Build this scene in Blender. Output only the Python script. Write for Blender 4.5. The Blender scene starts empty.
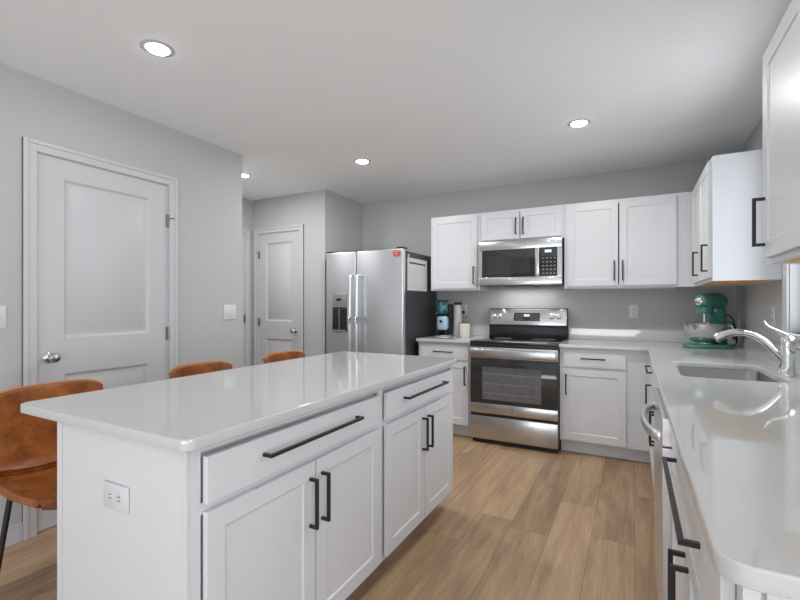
import bpy, bmesh, math, random
from mathutils import Vector, Matrix
random.seed(4)
PI = math.pi
SC = bpy.context.scene
COL = SC.collection

# ---------------------------------------------------------------- camera
cd = bpy.data.cameras.new('camera')
cam = bpy.data.objects.new('camera', cd); COL.objects.link(cam)
cam.location = (0, 0, 1.2417)
cam.rotation_euler = (PI/2, 0, 0.4929)
cd.sensor_width = 36; cd.lens = 439.3/800*36
cd.shift_x = (400-397.35)/800; cd.shift_y = (304.6-300)/800
cd.clip_start = 0.02
SC.camera = cam

# ---------------------------------------------------------------- world, exposure
w = bpy.data.worlds.new('world'); SC.world = w; w.use_nodes = True
bg = w.node_tree.nodes['Background']
bg.inputs[0].default_value = (0.86, 0.93, 1.0, 1); bg.inputs[1].default_value = 1.2
SC.view_settings.view_transform = 'Standard'
SC.view_settings.look = 'None'
SC.view_settings.gamma = 1
SC.view_settings.use_curve_mapping = False
SC.view_settings.exposure = -0.35

def area(name, loc, rot, sx, sy, power, color):
    l = bpy.data.lights.new(name, 'AREA'); l.shape = 'RECTANGLE'
    l.size = sx; l.size_y = sy; l.energy = power; l.color = color
    o = bpy.data.objects.new(name, l); COL.objects.link(o)
    o.location = loc; o.rotation_euler = rot
    return o
DAY = (0.90, 0.95, 1.0)
area('daylight_patio_door', (0.2, -3.38, 1.25), (PI/2, 0, 0), 4.6, 2.0, 4, DAY)
area('south_ceiling_fill', (0.2, -3.3, 0.5), (PI*0.82, 0, 0), 4.6, 0.8, 125, (0.94, .97, 1.0))  # added fill tilted up from the patio door to brighten the ceiling
area('daylight_east_window', (3.12, -1.3, 1.35), (PI/2, 0, PI/2), 2.6, 1.5, 16, DAY)
area('east_ceiling_fill', (3.08, -1.3, 0.9), (PI*0.70, 0, PI/2), 2.6, 0.6, 64, (0.94, .97, 1.0))  # second added upward fill, at the east window, for the ceiling
area('daylight_kitchen_window', (1.35, 2.65, 1.7), (PI*0.51, 0, PI/2), 1.5, 1.5, 58, DAY)

# ---------------------------------------------------------------- materials
def new_mat(name):
    m = bpy.data.materials.new(name); m.use_nodes = True
    return m, m.node_tree, m.node_tree.nodes['Principled BSDF']
def mat(name, col, rough=0.5, metal=0.0, bump=0, bscale=200, spec=0.5, var=0, vscale=8, coat=0, stretch=None, emit=0):
    m, nt, p = new_mat(name)
    p.inputs['Base Color'].default_value = (*col, 1)
    p.inputs['Roughness'].default_value = rough
    p.inputs['Metallic'].default_value = metal
    p.inputs['Specular IOR Level'].default_value = spec
    p.inputs['Coat Weight'].default_value = coat
    if emit:
        p.inputs['Emission Color'].default_value = (*col, 1); p.inputs['Emission Strength'].default_value = emit
    N, L = nt.nodes, nt.links
    tc = N.new('ShaderNodeTexCoord'); mp = N.new('ShaderNodeMapping')
    L.new(tc.outputs['Object'], mp.inputs[0])
    if stretch: mp.inputs['Scale'].default_value = stretch
    if bump:
        n = N.new('ShaderNodeTexNoise'); n.inputs['Scale'].default_value = bscale; n.inputs['Detail'].default_value = 2
        L.new(mp.outputs[0], n.inputs['Vector'])
        b = N.new('ShaderNodeBump'); b.inputs['Strength'].default_value = bump; b.inputs['Distance'].default_value = 0.002
        L.new(n.outputs[0], b.inputs['Height']); L.new(b.outputs[0], p.inputs['Normal'])
    if var:
        n = N.new('ShaderNodeTexNoise'); n.inputs['Scale'].default_value = vscale; n.inputs['Detail'].default_value = 3
        L.new(mp.outputs[0], n.inputs['Vector'])
        r = N.new('ShaderNodeMapRange'); r.inputs[1].default_value = 0.3; r.inputs[2].default_value = 0.7
        r.inputs[3].default_value = 1-var; r.inputs[4].default_value = 1+var
        L.new(n.outputs[0], r.inputs[0])
        x = N.new('ShaderNodeVectorMath'); x.operation = 'SCALE'; x.inputs[0].default_value = col
        L.new(r.outputs[0], x.inputs['Scale']); L.new(x.outputs[0], p.inputs['Base Color'])
    return m

MT = {}
MT['wall'] = mat('wall_paint', (0.49, 0.496, 0.505), 0.7, bump=0.15, bscale=350, spec=0.3)
MT['ceiling'] = mat('ceiling_paint', (0.88, 0.90, 0.915), 0.9, bump=0.2, bscale=260, spec=0.2)
MT['trim'] = mat('trim_paint', (0.55, 0.56, 0.58), 0.4)
MT['cab'] = mat('cabinet_paint', (0.70, 0.715, 0.745), 0.32, var=0.008, vscale=3)
MT['cabin'] = mat('cabinet_interior_shadow_gap', (0.25, 0.25, 0.25), 0.8)
MT['wood'] = mat('raw_maple_underside', (0.80, 0.50, 0.20), 0.6, var=0.12, vscale=6, stretch=(1, 8, 1))
MT['black'] = mat('black_pull_metal', (0.018, 0.018, 0.02), 0.38, spec=0.4)
MT['blackp'] = mat('black_plastic', (0.014, 0.014, 0.015), 0.35)
MT['blackglass'] = mat('black_glass', (0.012, 0.012, 0.013), 0.05, coat=0.5)
MT['ovenglass'] = mat('oven_door_glass', (0.035, 0.035, 0.037), 0.05, spec=0.5)
MT['innerglass'] = mat('oven_inner_window', (0.13, 0.13, 0.132), 0.09, bump=.0, var=.12, vscale=20)
MT['rack'] = mat('oven_rack_glint', (0.22, 0.22, 0.22), 0.2)
MT['charcoal'] = mat('charcoal_side_paint', (0.055, 0.055, 0.06), 0.45, bump=0.1)
MT['chrome'] = mat('chrome', (0.82, 0.83, 0.84), 0.08, 1.0)
MT['nickel'] = mat('satin_nickel', (0.55, 0.55, 0.55), 0.25, 1.0)
MT['hinge'] = mat('dark_nickel', (0.28, 0.28, 0.28), 0.35, 1.0)
MT['steelbowl'] = mat('polished_steel', (0.7, 0.7, 0.7), 0.13, 1.0)
MT['plate'] = mat('white_plastic', (0.68, 0.69, 0.71), 0.4)
MT['slot'] = mat('dark_slot', (0.1, 0.1, 0.1), 0.6)
MT['teal'] = mat('sea_green_enamel', (0.055, 0.25, 0.20), 0.2, coat=0.6)
MT['paper'] = mat('white_paper', (0.8, 0.8, 0.8), 0.7)
MT['ink'] = mat('ink', (0.05, 0.05, 0.05), 0.7)
MT['faint'] = mat('faint_grey_ink', (0.55, 0.55, 0.56), 0.7)
MT['red'] = mat('red_plastic', (0.33, 0.07, 0.055), 0.5, var=0.25, vscale=60)
MT['pink'] = mat('pink_print', (0.55, 0.16, 0.13), 0.5)
MT['ltblue'] = mat('pale_blue_plastic', (0.42, 0.60, 0.72), 0.3, coat=0.3)
MT['tealglass'] = mat('teal_tank_plastic', (0.035, 0.14, 0.18), 0.1, var=0.8, vscale=30, coat=0.5)
MT['silverplastic'] = mat('frosted_silver_plastic', (0.42, 0.42, 0.43), 0.25)
MT['cream'] = mat('cream_ceramic', (0.80, 0.76, 0.67), 0.3)
MT['display'] = mat('lit_display', (0.75, 0.85, 0.9), 0.4, emit=0.25)
MT['button'] = mat('grey_button_print', (0.24, 0.24, 0.25), 0.5)
MT['lens'] = mat('led_lens', (1.0, 0.97, 0.92), 0.5, emit=30)
MT['legmetal'] = mat('black_powder_coat', (0.015, 0.015, 0.016), 0.45)
MT['rubber'] = mat('black_rubber', (0.02, 0.02, 0.02), 0.7)

def steel_mat(name, col, rough, stretch):
    m, nt, p = new_mat(name); N, L = nt.nodes, nt.links
    p.inputs['Base Color'].default_value = (*col, 1); p.inputs['Metallic'].default_value = 1
    tc = N.new('ShaderNodeTexCoord'); mp = N.new('ShaderNodeMapping'); mp.inputs['Scale'].default_value = stretch
    n = N.new('ShaderNodeTexNoise'); n.inputs['Scale'].default_value = 60; n.inputs['Detail'].default_value = 3
    L.new(tc.outputs['Object'], mp.inputs[0]); L.new(mp.outputs[0], n.inputs['Vector'])
    r = N.new('ShaderNodeMapRange'); r.inputs[3].default_value = rough*0.92; r.inputs[4].default_value = rough*1.1
    L.new(n.outputs[0], r.inputs[0]); L.new(r.outputs[0], p.inputs['Roughness'])
    b = N.new('ShaderNodeBump'); b.inputs['Strength'].default_value = 0.02; b.inputs['Distance'].default_value = 0.001
    L.new(n.outputs[0], b.inputs['Height']); L.new(b.outputs[0], p.inputs['Normal'])
    return m
MT['steel'] = steel_mat('brushed_stainless', (0.78, 0.795, 0.82), 0.28, (0.3, 0.3, 12))
MT['steelapp'] = steel_mat('appliance_stainless', (0.56, 0.57, 0.59), 0.25, (0.3, 0.3, 12))
MT['steelsink'] = steel_mat('sink_stainless', (0.36, 0.36, 0.365), 0.33, (0.3, 6, 6))

# quartz
m, nt, p = new_mat('white_quartz'); N, L = nt.nodes, nt.links
p.inputs['Roughness'].default_value = 0.045; p.inputs['Specular IOR Level'].default_value = 0.6
tc = N.new('ShaderNodeTexCoord'); n = N.new('ShaderNodeTexNoise'); n.inputs['Scale'].default_value = 240; n.inputs['Detail'].default_value = 3
L.new(tc.outputs['Object'], n.inputs['Vector'])
cr = N.new('ShaderNodeValToRGB'); cr.color_ramp.elements[0].position = 0.3; cr.color_ramp.elements[0].color = (0.57, 0.575, 0.575, 1)
cr.color_ramp.elements[1].position = 0.6; cr.color_ramp.elements[1].color = (0.60, 0.605, 0.605, 1)
L.new(n.outputs[0], cr.inputs[0]); L.new(cr.outputs[0], p.inputs['Base Color'])
MT['quartz'] = m

# leather
m, nt, p = new_mat('tan_leather'); N, L = nt.nodes, nt.links
p.inputs['Roughness'].default_value = 0.33
tc = N.new('ShaderNodeTexCoord'); n = N.new('ShaderNodeTexNoise'); n.inputs['Scale'].default_value = 11; n.inputs['Detail'].default_value = 7; n.inputs['Roughness'].default_value = 0.65
L.new(tc.outputs['Object'], n.inputs['Vector'])
cr = N.new('ShaderNodeValToRGB'); e = cr.color_ramp.elements
e[0].position = 0.32; e[0].color = (0.15, 0.036, 0.007, 1); e[1].position = 0.68; e[1].color = (0.42, 0.135, 0.027, 1)
L.new(n.outputs[0], cr.inputs[0]); L.new(cr.outputs[0], p.inputs['Base Color'])
v = N.new('ShaderNodeTexVoronoi'); v.inputs['Scale'].default_value = 220; L.new(tc.outputs['Object'], v.inputs['Vector'])
b = N.new('ShaderNodeBump'); b.inputs['Strength'].default_value = 0.25; b.inputs['Distance'].default_value = 0.0012
L.new(v.outputs[0], b.inputs['Height']); L.new(b.outputs[0], p.inputs['Normal'])
MT['leather'] = m
MT['piping'] = mat('highlit_tan_piping', (0.50, 0.20, 0.06), 0.35)  # piping paler than the leather, painting in the highlight along the backrest rim

# floor planks
def floor_mat():
    m, nt, p = new_mat('oak_vinyl_planks'); N, L = nt.nodes, nt.links
    def math_(op, a, b=None, c=None):
        x = N.new('ShaderNodeMath'); x.operation = op
        for i, q in enumerate((a, b, c)):
            if q is None: continue
            if isinstance(q, (int, float)): x.inputs[i].default_value = q
            else: L.new(q, x.inputs[i])
        return x.outputs[0]
    tc = N.new('ShaderNodeTexCoord'); sp = N.new('ShaderNodeSeparateXYZ'); L.new(tc.outputs['Object'], sp.inputs[0])
    W, LEN = 0.2045, 1.55
    xs = math_('DIVIDE', math_('ADD', sp.outputs[0], 0.199+W*40), W)
    row = math_('FLOOR', xs)
    wn = N.new('ShaderNodeTexWhiteNoise'); wn.noise_dimensions = '1D'; L.new(math_('ADD', row, 3.3), wn.inputs['W'])
    ys = math_('ADD', math_('DIVIDE', math_('ADD', sp.outputs[1], 30), LEN), wn.outputs['Value'])
    colm = math_('FLOOR', ys)
    cb = N.new('ShaderNodeCombineXYZ'); L.new(row, cb.inputs[0]); L.new(colm, cb.inputs[1])
    w2 = N.new('ShaderNodeTexWhiteNoise'); w2.noise_dimensions = '2D'; L.new(cb.outputs[0], w2.inputs['Vector'])
    # grain coordinates, shifted for every plank
    sc = N.new('ShaderNodeVectorMath'); sc.operation = 'SCALE'; L.new(w2.outputs['Color'], sc.inputs[0]); sc.inputs['Scale'].default_value = 37
    ad = N.new('ShaderNodeVectorMath'); ad.operation = 'ADD'; L.new(tc.outputs['Object'], ad.inputs[0]); L.new(sc.outputs[0], ad.inputs[1])
    def noise(scale, stretch, detail=5, dist=0.0, rough=0.55):
        mp = N.new('ShaderNodeMapping'); mp.inputs['Scale'].default_value = stretch; L.new(ad.outputs[0], mp.inputs[0])
        n = N.new('ShaderNodeTexNoise'); n.inputs['Scale'].default_value = scale; n.inputs['Detail'].default_value = detail
        n.inputs['Distortion'].default_value = dist; n.inputs['Roughness'].default_value = rough
        L.new(mp.outputs[0], n.inputs['Vector']); return n.outputs[0]
    g1 = noise(5, (3.6, 0.32, 1), 4, 0.6)
    g2 = noise(52, (4.0, 0.13, 1), 6, 0.25, 0.75)
    g3 = noise(2.2, (2.0, 0.6, 1), 2, 0.3)
    t = math_('ADD', math_('MULTIPLY', g1, 0.36), math_('MULTIPLY', g2, 0.42))
    t = math_('ADD', t, math_('MULTIPLY', g3, 0.22))
    t = math_('ADD', t, math_('MULTIPLY', math_('SUBTRACT', w2.outputs['Value'], 0.5), 0.10))
    cr = N.new('ShaderNodeValToRGB'); e = cr.color_ramp.elements
    e[0].position = 0.34; e[0].color = (0.215, 0.135, 0.078, 1)
    e[1].position = 0.64; e[1].color = (0.56, 0.385, 0.235, 1)
    k = e.new(0.49); k.color = (0.40, 0.258, 0.150, 1)
    L.new(t, cr.inputs[0])
    # knots
    mp = N.new('ShaderNodeMapping'); mp.inputs['Scale'].default_value = (4.2, 1.9, 1); L.new(ad.outputs[0], mp.inputs[0])
    vo = N.new('ShaderNodeTexVoronoi'); vo.inputs['Scale'].default_value = 1.0; L.new(mp.outputs[0], vo.inputs['Vector'])
    kn = N.new('ShaderNodeMapRange'); kn.inputs[1].default_value = 0.03; kn.inputs[2].default_value = 0.16; kn.inputs[3].default_value = 0.72; kn.inputs[4].default_value = 1.0
    L.new(vo.outputs['Distance'], kn.inputs[0])
    # gaps
    fx = math_('FRACT', xs); fy = math_('FRACT', ys)
    dx = math_('MULTIPLY', math_('MINIMUM', fx, math_('SUBTRACT', 1.0, fx)), W)
    dy = math_('MULTIPLY', math_('MINIMUM', fy, math_('SUBTRACT', 1.0, fy)), LEN)
    gap = N.new('ShaderNodeMapRange'); gap.inputs[1].default_value = 0.0004; gap.inputs[2].default_value = 0.0022; gap.inputs[3].default_value = 0.45; gap.inputs[4].default_value = 1.0
    L.new(math_('MINIMUM', dx, dy), gap.inputs[0])
    s = N.new('ShaderNodeVectorMath'); s.operation = 'SCALE'; L.new(cr.outputs[0], s.inputs[0])
    L.new(math_('MULTIPLY', gap.outputs[0], kn.outputs[0]), s.inputs['Scale']); L.new(s.outputs[0], p.inputs['Base Color'])
    rr = N.new('ShaderNodeMapRange'); rr.inputs[3].default_value = 0.34; rr.inputs[4].default_value = 0.5; L.new(g2, rr.inputs[0]); L.new(rr.outputs[0], p.inputs['Roughness'])
    b = N.new('ShaderNodeBump'); b.inputs['Strength'].default_value = 0.25; b.inputs['Distance'].default_value = 0.002
    L.new(math_('ADD', gap.outputs[0], math_('MULTIPLY', g2, 0.25)), b.inputs['Height']); L.new(b.outputs[0], p.inputs['Normal'])
    return m
MT['floor'] = floor_mat()
# window glass
m, nt, p = new_mat('window_glass'); N, L = nt.nodes, nt.links
tr = N.new('ShaderNodeBsdfTransparent'); gl = N.new('ShaderNodeBsdfGlossy'); gl.inputs['Roughness'].default_value = 0.02
mx = N.new('ShaderNodeMixShader'); mx.inputs[0].default_value = 0.06
L.new(tr.outputs[0], mx.inputs[1]); L.new(gl.outputs[0], mx.inputs[2]); L.new(mx.outputs[0], N['Material Output'].inputs[0])
MT['glass'] = m

# ---------------------------------------------------------------- mesh helpers
class B:
    def __init__(s): s.bm = bmesh.new(); s.mats = []; s.M = None
    def _mi(s, m):
        if m is None: return 0
        if m not in s.mats: s.mats.append(m)
        return s.mats.index(m)
    def _fin(s, before, m):
        mi = s._mi(m)
        new = [f for f in s.bm.faces if f not in before]
        for f in new: f.material_index = mi
        if s.M is not None:
            vs = {v for f in new for v in f.verts}
            bmesh.ops.transform(s.bm, matrix=s.M, verts=list(vs))
    def box(s, x0, x1, y0, y1, z0, z1, m=None, bev=0, seg=2):
        before = set(s.bm.faces)
        r = bmesh.ops.create_cube(s.bm, size=1, matrix=Matrix.Translation(((x0+x1)/2, (y0+y1)/2, (z0+z1)/2)) @ Matrix.Diagonal((abs(x1-x0), abs(y1-y0), abs(z1-z0), 1)))
        if bev:
            ed = list({e for v in r['verts'] for e in v.link_edges})
            bmesh.ops.bevel(s.bm, geom=ed, offset=bev, segments=seg, profile=0.5, affect='EDGES')
        s._fin(before, m); return s
    def cyl(s, p0, p1, r, m=None, r2=None, n=24):
        before = set(s.bm.faces)
        p0, p1 = Vector(p0), Vector(p1); d = p1-p0
        q = Vector((0, 0, 1)).rotation_difference(d.normalized()).to_matrix().to_4x4()
        bmesh.ops.create_cone(s.bm, cap_ends=True, segments=n, radius1=r, radius2=r if r2 is None else r2, depth=d.length, matrix=Matrix.Translation((p0+p1)/2) @ q)
        s._fin(before, m); return s
    def ball(s, c, r, m=None, n=20):
        before = set(s.bm.faces)
        r = r if hasattr(r, '__len__') else (r, r, r)
        bmesh.ops.create_uvsphere(s.bm, u_segments=n, v_segments=n//2, radius=1, matrix=Matrix.Translation(c) @ Matrix.Diagonal((*r, 1)))
        s._fin(before, m); return s
    def lathe(s, prof, c=(0, 0, 0), m=None, n=32, M=None, sx=1, sy=1):
        before = set(s.bm.faces)
        M = M or Matrix.Identity(4)
        rings = []
        for r, z in prof:
            if r < 1e-6: rings.append([s.bm.verts.new(M @ Vector((c[0], c[1], c[2]+z)))])
            else: rings.append([s.bm.verts.new(M @ Vector((c[0]+sx*r*math.cos(2*PI*i/n), c[1]+sy*r*math.sin(2*PI*i/n), c[2]+z))) for i in range(n)])
        for a, b in zip(rings, rings[1:]):
            for i in range(n):
                j = (i+1) % n
                if len(a) == 1 and len(b) == 1: continue
                if len(a) == 1: s.bm.faces.new((a[0], b[j], b[i]))
                elif len(b) == 1: s.bm.faces.new((a[i], a[j], b[0]))
                else: s.bm.faces.new((a[i], a[j], b[j], b[i]))
        s._fin(before, m); return s
    def tube(s, pts, r, m=None, n=12, square=False, sub=6, ry=None):
        before = set(s.bm.faces)
        P = [Vector(p) for p in pts]; R = list(r) if hasattr(r, '__len__') else [r]*len(P)
        if sub > 1 and len(P) > 2:      # catmull-rom
            Q, RR = [], []
            for i in range(len(P)-1):
                a, b, c, d = P[max(i-1, 0)], P[i], P[i+1], P[min(i+2, len(P)-1)]
                for k in range(sub):
                    t = k/sub
                    Q.append(0.5*((2*b)+(c-a)*t+(2*a-5*b+4*c-d)*t*t+(-a+3*b-3*c+d)*t**3)); RR.append(R[i]*(1-t)+R[i+1]*t)
            Q.append(P[-1]); RR.append(R[-1]); P, R = Q, RR
        rings = []; up = Vector((0, 0, 1))
        for i, q in enumerate(P):
            d = (P[min(i+1, len(P)-1)]-P[max(i-1, 0)]).normalized()
            u = d.cross(up)
            if u.length < 1e-3: u = d.cross(Vector((0, 1, 0)))
            u.normalize(); v = u.cross(d)
            k = ry if ry else 1
            rings.append([s.bm.verts.new(q+(u*math.cos(2*PI*j/n)+v*k*math.sin(2*PI*j/n))*R[i]) for j in range(n)])
        for a, b in zip(rings, rings[1:]):
            for j in range(n): s.bm.faces.new((a[j], a[(j+1) % n], b[(j+1) % n], b[j]))
        s.bm.faces.new(rings[0][::-1]); s.bm.faces.new(rings[-1])
        s._fin(before, m); return s
    def prism(s, pts, axis, a, b, m=None):      # polygon pts in the two other axes, extruded along axis
        before = set(s.bm.faces)
        def V(p, h):
            return {'x': (h, p[0], p[1]), 'y': (p[0], h, p[1]), 'z': (p[0], p[1], h)}[axis]
        A = [s.bm.verts.new(V(p, a)) for p in pts]; Bv = [s.bm.verts.new(V(p, b)) for p in pts]
        s.bm.faces.new(A); s.bm.faces.new(Bv[::-1]); n = len(pts)
        for i in range(n): s.bm.faces.new((A[i], Bv[i], Bv[(i+1) % n], A[(i+1) % n]))
        s._fin(before, m); return s
    def panelboard(s, x0, x1, z0, z1, yf, t, panels, m=None, slope=0.004, depth=0.008, raised=0):
        """slab in xz, front face at y=yf facing -y, thickness t; recessed panels (a,b,c,d)"""
        before = set(s.bm.faces); bm = s.bm
        xs = sorted({x0, x1, *[q for p_ in panels for q in p_[:2]]}); zs = sorted({z0, z1, *[q for p_ in panels for q in p_[2:]]})
        def quad(c): bm.faces.new([bm.verts.new(v) for v in c])
        def ring(o, yo, i, yi):
            O = [(o[0], yo, o[2]), (o[1], yo, o[2]), (o[1], yo, o[3]), (o[0], yo, o[3])]
            I = [(i[0], yi, i[2]), (i[1], yi, i[2]), (i[1], yi, i[3]), (i[0], yi, i[3])]
            for k in range(4): quad((O[k], O[(k+1) % 4], I[(k+1) % 4], I[k]))
        for i in range(len(xs)-1):
            for j in range(len(zs)-1):
                c = (xs[i], xs[i+1], zs[j], zs[j+1])
                if any(p_[0] <= c[0]+1e-6 and p_[1] >= c[1]-1e-6 and p_[2] <= c[2]+1e-6 and p_[3] >= c[3]-1e-6 for p_ in panels): continue
                quad(((c[0], yf, c[2]), (c[1], yf, c[2]), (c[1], yf, c[3]), (c[0], yf, c[3])))
        for p_ in panels:
            i1 = (p_[0]+slope, p_[1]-slope, p_[2]+slope, p_[3]-slope)
            ring(p_, yf, i1, yf+depth); y = yf+depth; c = i1
            if raised:
                g = 0.014; i2 = (c[0]+g, c[1]-g, c[2]+g, c[3]-g); ring(c, y, i2, y); 
                i3 = (i2[0]+raised, i2[1]-raised, i2[2]+raised, i2[3]-raised); ring(i2, y, i3, yf+depth*0.3); c = i3; y = yf+depth*0.3
            quad(((c[0], y, c[2]), (c[1], y, c[2]), (c[1], y, c[3]), (c[0], y, c[3])))
        yb = yf+t
        quad(((x0, yb, z0), (x0, yb, z1), (x1, yb, z1), (x1, yb, z0)))
        quad(((x0, yf, z0), (x0, yf, z1), (x0, yb, z1), (x0, yb, z0))); quad(((x1, yf, z0), (x1, yb, z0), (x1, yb, z1), (x1, yf, z1)))
        quad(((x0, yf, z1), (x1, yf, z1), (x1, yb, z1), (x0, yb, z1))); quad(((x0, yf, z0), (x0, yb, z0), (x1, yb, z0), (x1, yf, z0)))
        bmesh.ops.remove_doubles(bm, verts=bm.verts, dist=1e-5)
        s._fin(before, m); return s
    def build(s, name, m, parent=None, bevel=0, smooth=True, angle=35, recalc=True):
        me = bpy.data.meshes.new(name)
        if recalc: bmesh.ops.recalc_face_normals(s.bm, faces=s.bm.faces)
        s.bm.to_mesh(me); s.bm.free()
        ms = s.mats if s.mats else [m]
        for q in ms: me.materials.append(MT[q])
        o = bpy.data.objects.new(name, me); COL.objects.link(o)
        if parent: o.parent = parent
        if smooth:
            me.polygons.foreach_set('use_smooth', [True]*len(me.polygons)); me.set_sharp_from_angle(angle=math.radians(angle))
        if bevel:
            md = o.modifiers.new('bevel', 'BEVEL'); md.width = bevel; md.segments = 2; md.limit_method = 'ANGLE'; md.angle_limit = math.radians(40)
            md.harden_normals = True
        return o
def tag(o, label, cat, group=None):
    o['label'] = label; o['category'] = cat
    if group: o['group'] = group
    return o
def thing(name, label, cat, loc=(0, 0, 0), rz=0, group=None):
    o = bpy.data.objects.new(name, None); COL.objects.link(o); o.empty_display_size = 0.1
    o.location = loc; o.rotation_euler = (0, 0, rz)
    return tag(o, label, cat, group)
def struct(o): o['kind'] = 'structure'; return o
def sthing(name, loc=(0, 0, 0), rz=0):
    o = bpy.data.objects.new(name, None); COL.objects.link(o); o.empty_display_size = 0.1
    o.location = loc; o.rotation_euler = (0, 0, rz); o['kind'] = 'structure'
    return o
def copy_tree(o, parent=None):
    c = o.copy(); COL.objects.link(c); c.parent = parent
    for ch in list(o.children): copy_tree(ch, c)
    return c
def slab(name, outer, holes, z0, z1, m, parent=None, bev=0.003):
    cu = bpy.data.curves.new(name, 'CURVE'); cu.dimensions = '2D'; cu.fill_mode = 'BOTH'
    cu.extrude = (z1-z0)/2-bev; cu.bevel_depth = bev; cu.bevel_resolution = 2
    for pl in [outer]+holes:
        sp = cu.splines.new('POLY'); sp.points.add(len(pl)-1)
        for i, q in enumerate(pl): sp.points[i].co = (q[0], q[1], 0, 1)
        sp.use_cyclic_u = True
    t = bpy.data.objects.new('tmp', cu); COL.objects.link(t)
    bpy.context.view_layer.update()
    me = bpy.data.meshes.new_from_object(t.evaluated_get(bpy.context.evaluated_depsgraph_get()))
    bpy.data.objects.remove(t)
    for v_ in me.vertices: v_.co.z += (z0+z1)/2
    me.materials.clear(); me.materials.append(MT[m]); me.name = name
    o = bpy.data.objects.new(name, me); COL.objects.link(o)
    if parent: o.parent = parent
    me.polygons.foreach_set('use_smooth', [True]*len(me.polygons)); me.set_sharp_from_angle(angle=math.radians(50))
    return o
def rrect(x0, x1, y0, y1, r, n=6):
    pts = []
    for cx, cy, a0 in ((x1-r, y1-r, 0), (x0+r, y1-r, 90), (x0+r, y0+r, 180), (x1-r, y0+r, 270)):
        for k in range(n+1):
            a = math.radians(a0+90*k/n); pts.append((cx+r*math.cos(a), cy+r*math.sin(a)))
    return pts
def text_mesh(name, s, size, m, parent, loc, rot, depth=0.0006):
    cu = bpy.data.curves.new(name, 'FONT'); cu.body = s; cu.size = size; cu.extrude = depth; cu.align_x = 'CENTER'; cu.align_y = 'CENTER'
    t = bpy.data.objects.new('tmp', cu); COL.objects.link(t); bpy.context.view_layer.update()
    me = bpy.data.meshes.new_from_object(t.evaluated_get(bpy.context.evaluated_depsgraph_get())); bpy.data.objects.remove(t)
    me.materials.clear(); me.materials.append(MT[m])
    o = bpy.data.objects.new(name, me); COL.objects.link(o); o.parent = parent; o.location = loc; o.rotation_euler = rot
    return o

# ---------------------------------------------------------------- the room
H = 2.47
XW, YB, XL, XP, YP, XH = 0.747, 4.508, -2.835, -2.9, 3.767, -3.976
YC = 2.58                      # end of the left wall
YE = 0.45                      # where the right wall ends (dining area beyond)
SY, EX = -3.45, 3.2            # south and east walls behind the camera
struct(B().box(-6.5, EX+.15, SY-.15, YB+.15, -0.1, 0).build('floor', 'floor', smooth=False))
struct(B().box(-6.5, EX+.15, SY-.15, YB+.15, H, H+0.1).build('ceiling', 'ceiling', smooth=False))
struct(B().box(XP, XW+.15, YB, YB+.12, 0, H).build('wall_back', 'wall', smooth=False))
# right wall with the window opening
WY0, WY1, WZ0, WZ1 = 2.2, 3.105, 1.09, 2.13
b = B(); b.box(XW, XW+.15, YE, WY0, 0, H); b.box(XW, XW+.15, WY1, YB, 0, H); b.box(XW, XW+.15, WY0, WY1, 0, WZ0); b.box(XW, XW+.15, WY0, WY1, WZ1, H)
struct(b.build('wall_right', 'wall', smooth=False))
struct(B().box(XW+.15, EX, YE, YE+.12, 0, H).build('wall_dining', 'wall', smooth=False))
# left wall with the closet door opening
DY0, DY1, DZ = 1.165, 1.930, 2.065
b = B(); b.box(XL-.12, XL, SY, DY0, 0, H); b.box(XL-.12, XL, DY1, YC, 0, H); b.box(XL-.12, XL, DY0, DY1, DZ, H)
struct(b.build('wall_left', 'wall', smooth=False))
struct(B().box(XH, XL-.12, YC-.12, YC, 0, H).build('wall_hall', 'wall', smooth=False))
# pantry wall with its door, and its side beside the fridge
PX0, PX1 = -3.868, -3.250
b = B(); b.box(XH, PX0, YP, YP+.12, 0, H); b.box(PX1, XP, YP, YP+.12, 0, H); b.box(PX0, PX1, YP, YP+.12, DZ, H); b.box(XP-.12, XP, YP+.12, YB+.12, 0, H)
struct(b.build('wall_pantry', 'wall', smooth=False))
HY0, HY1 = 2.90, 3.66
b = B(); b.box(XH-.12, XH, YC-.12, HY0, 0, H); b.box(XH-.12, XH, HY1, YP+.12, 0, H); b.box(XH-.12, XH, HY0, HY1, DZ, H)
struct(b.build('wall_hall_far', 'wall', smooth=False))
# south wall with patio door opening, east wall with window opening
b = B(); b.box(XL-.12, -2.2, SY-.12, SY, 0, H); b.box(2.6, EX+.12, SY-.12, SY, 0, H); b.box(-2.2, 2.6, SY-.12, SY, 2.2, H)
struct(b.build('wall_south', 'wall', smooth=False))
b = B(); b.box(EX, EX+.12, SY, -2.65, 0, H); b.box(EX, EX+.12, .05, YE+.12, 0, H); b.box(EX, EX+.12, -2.65, .05, 0, .55); b.box(EX, EX+.12, -2.65, .05, 2.15, H)
struct(b.build('wall_east', 'wall', smooth=False))

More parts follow.
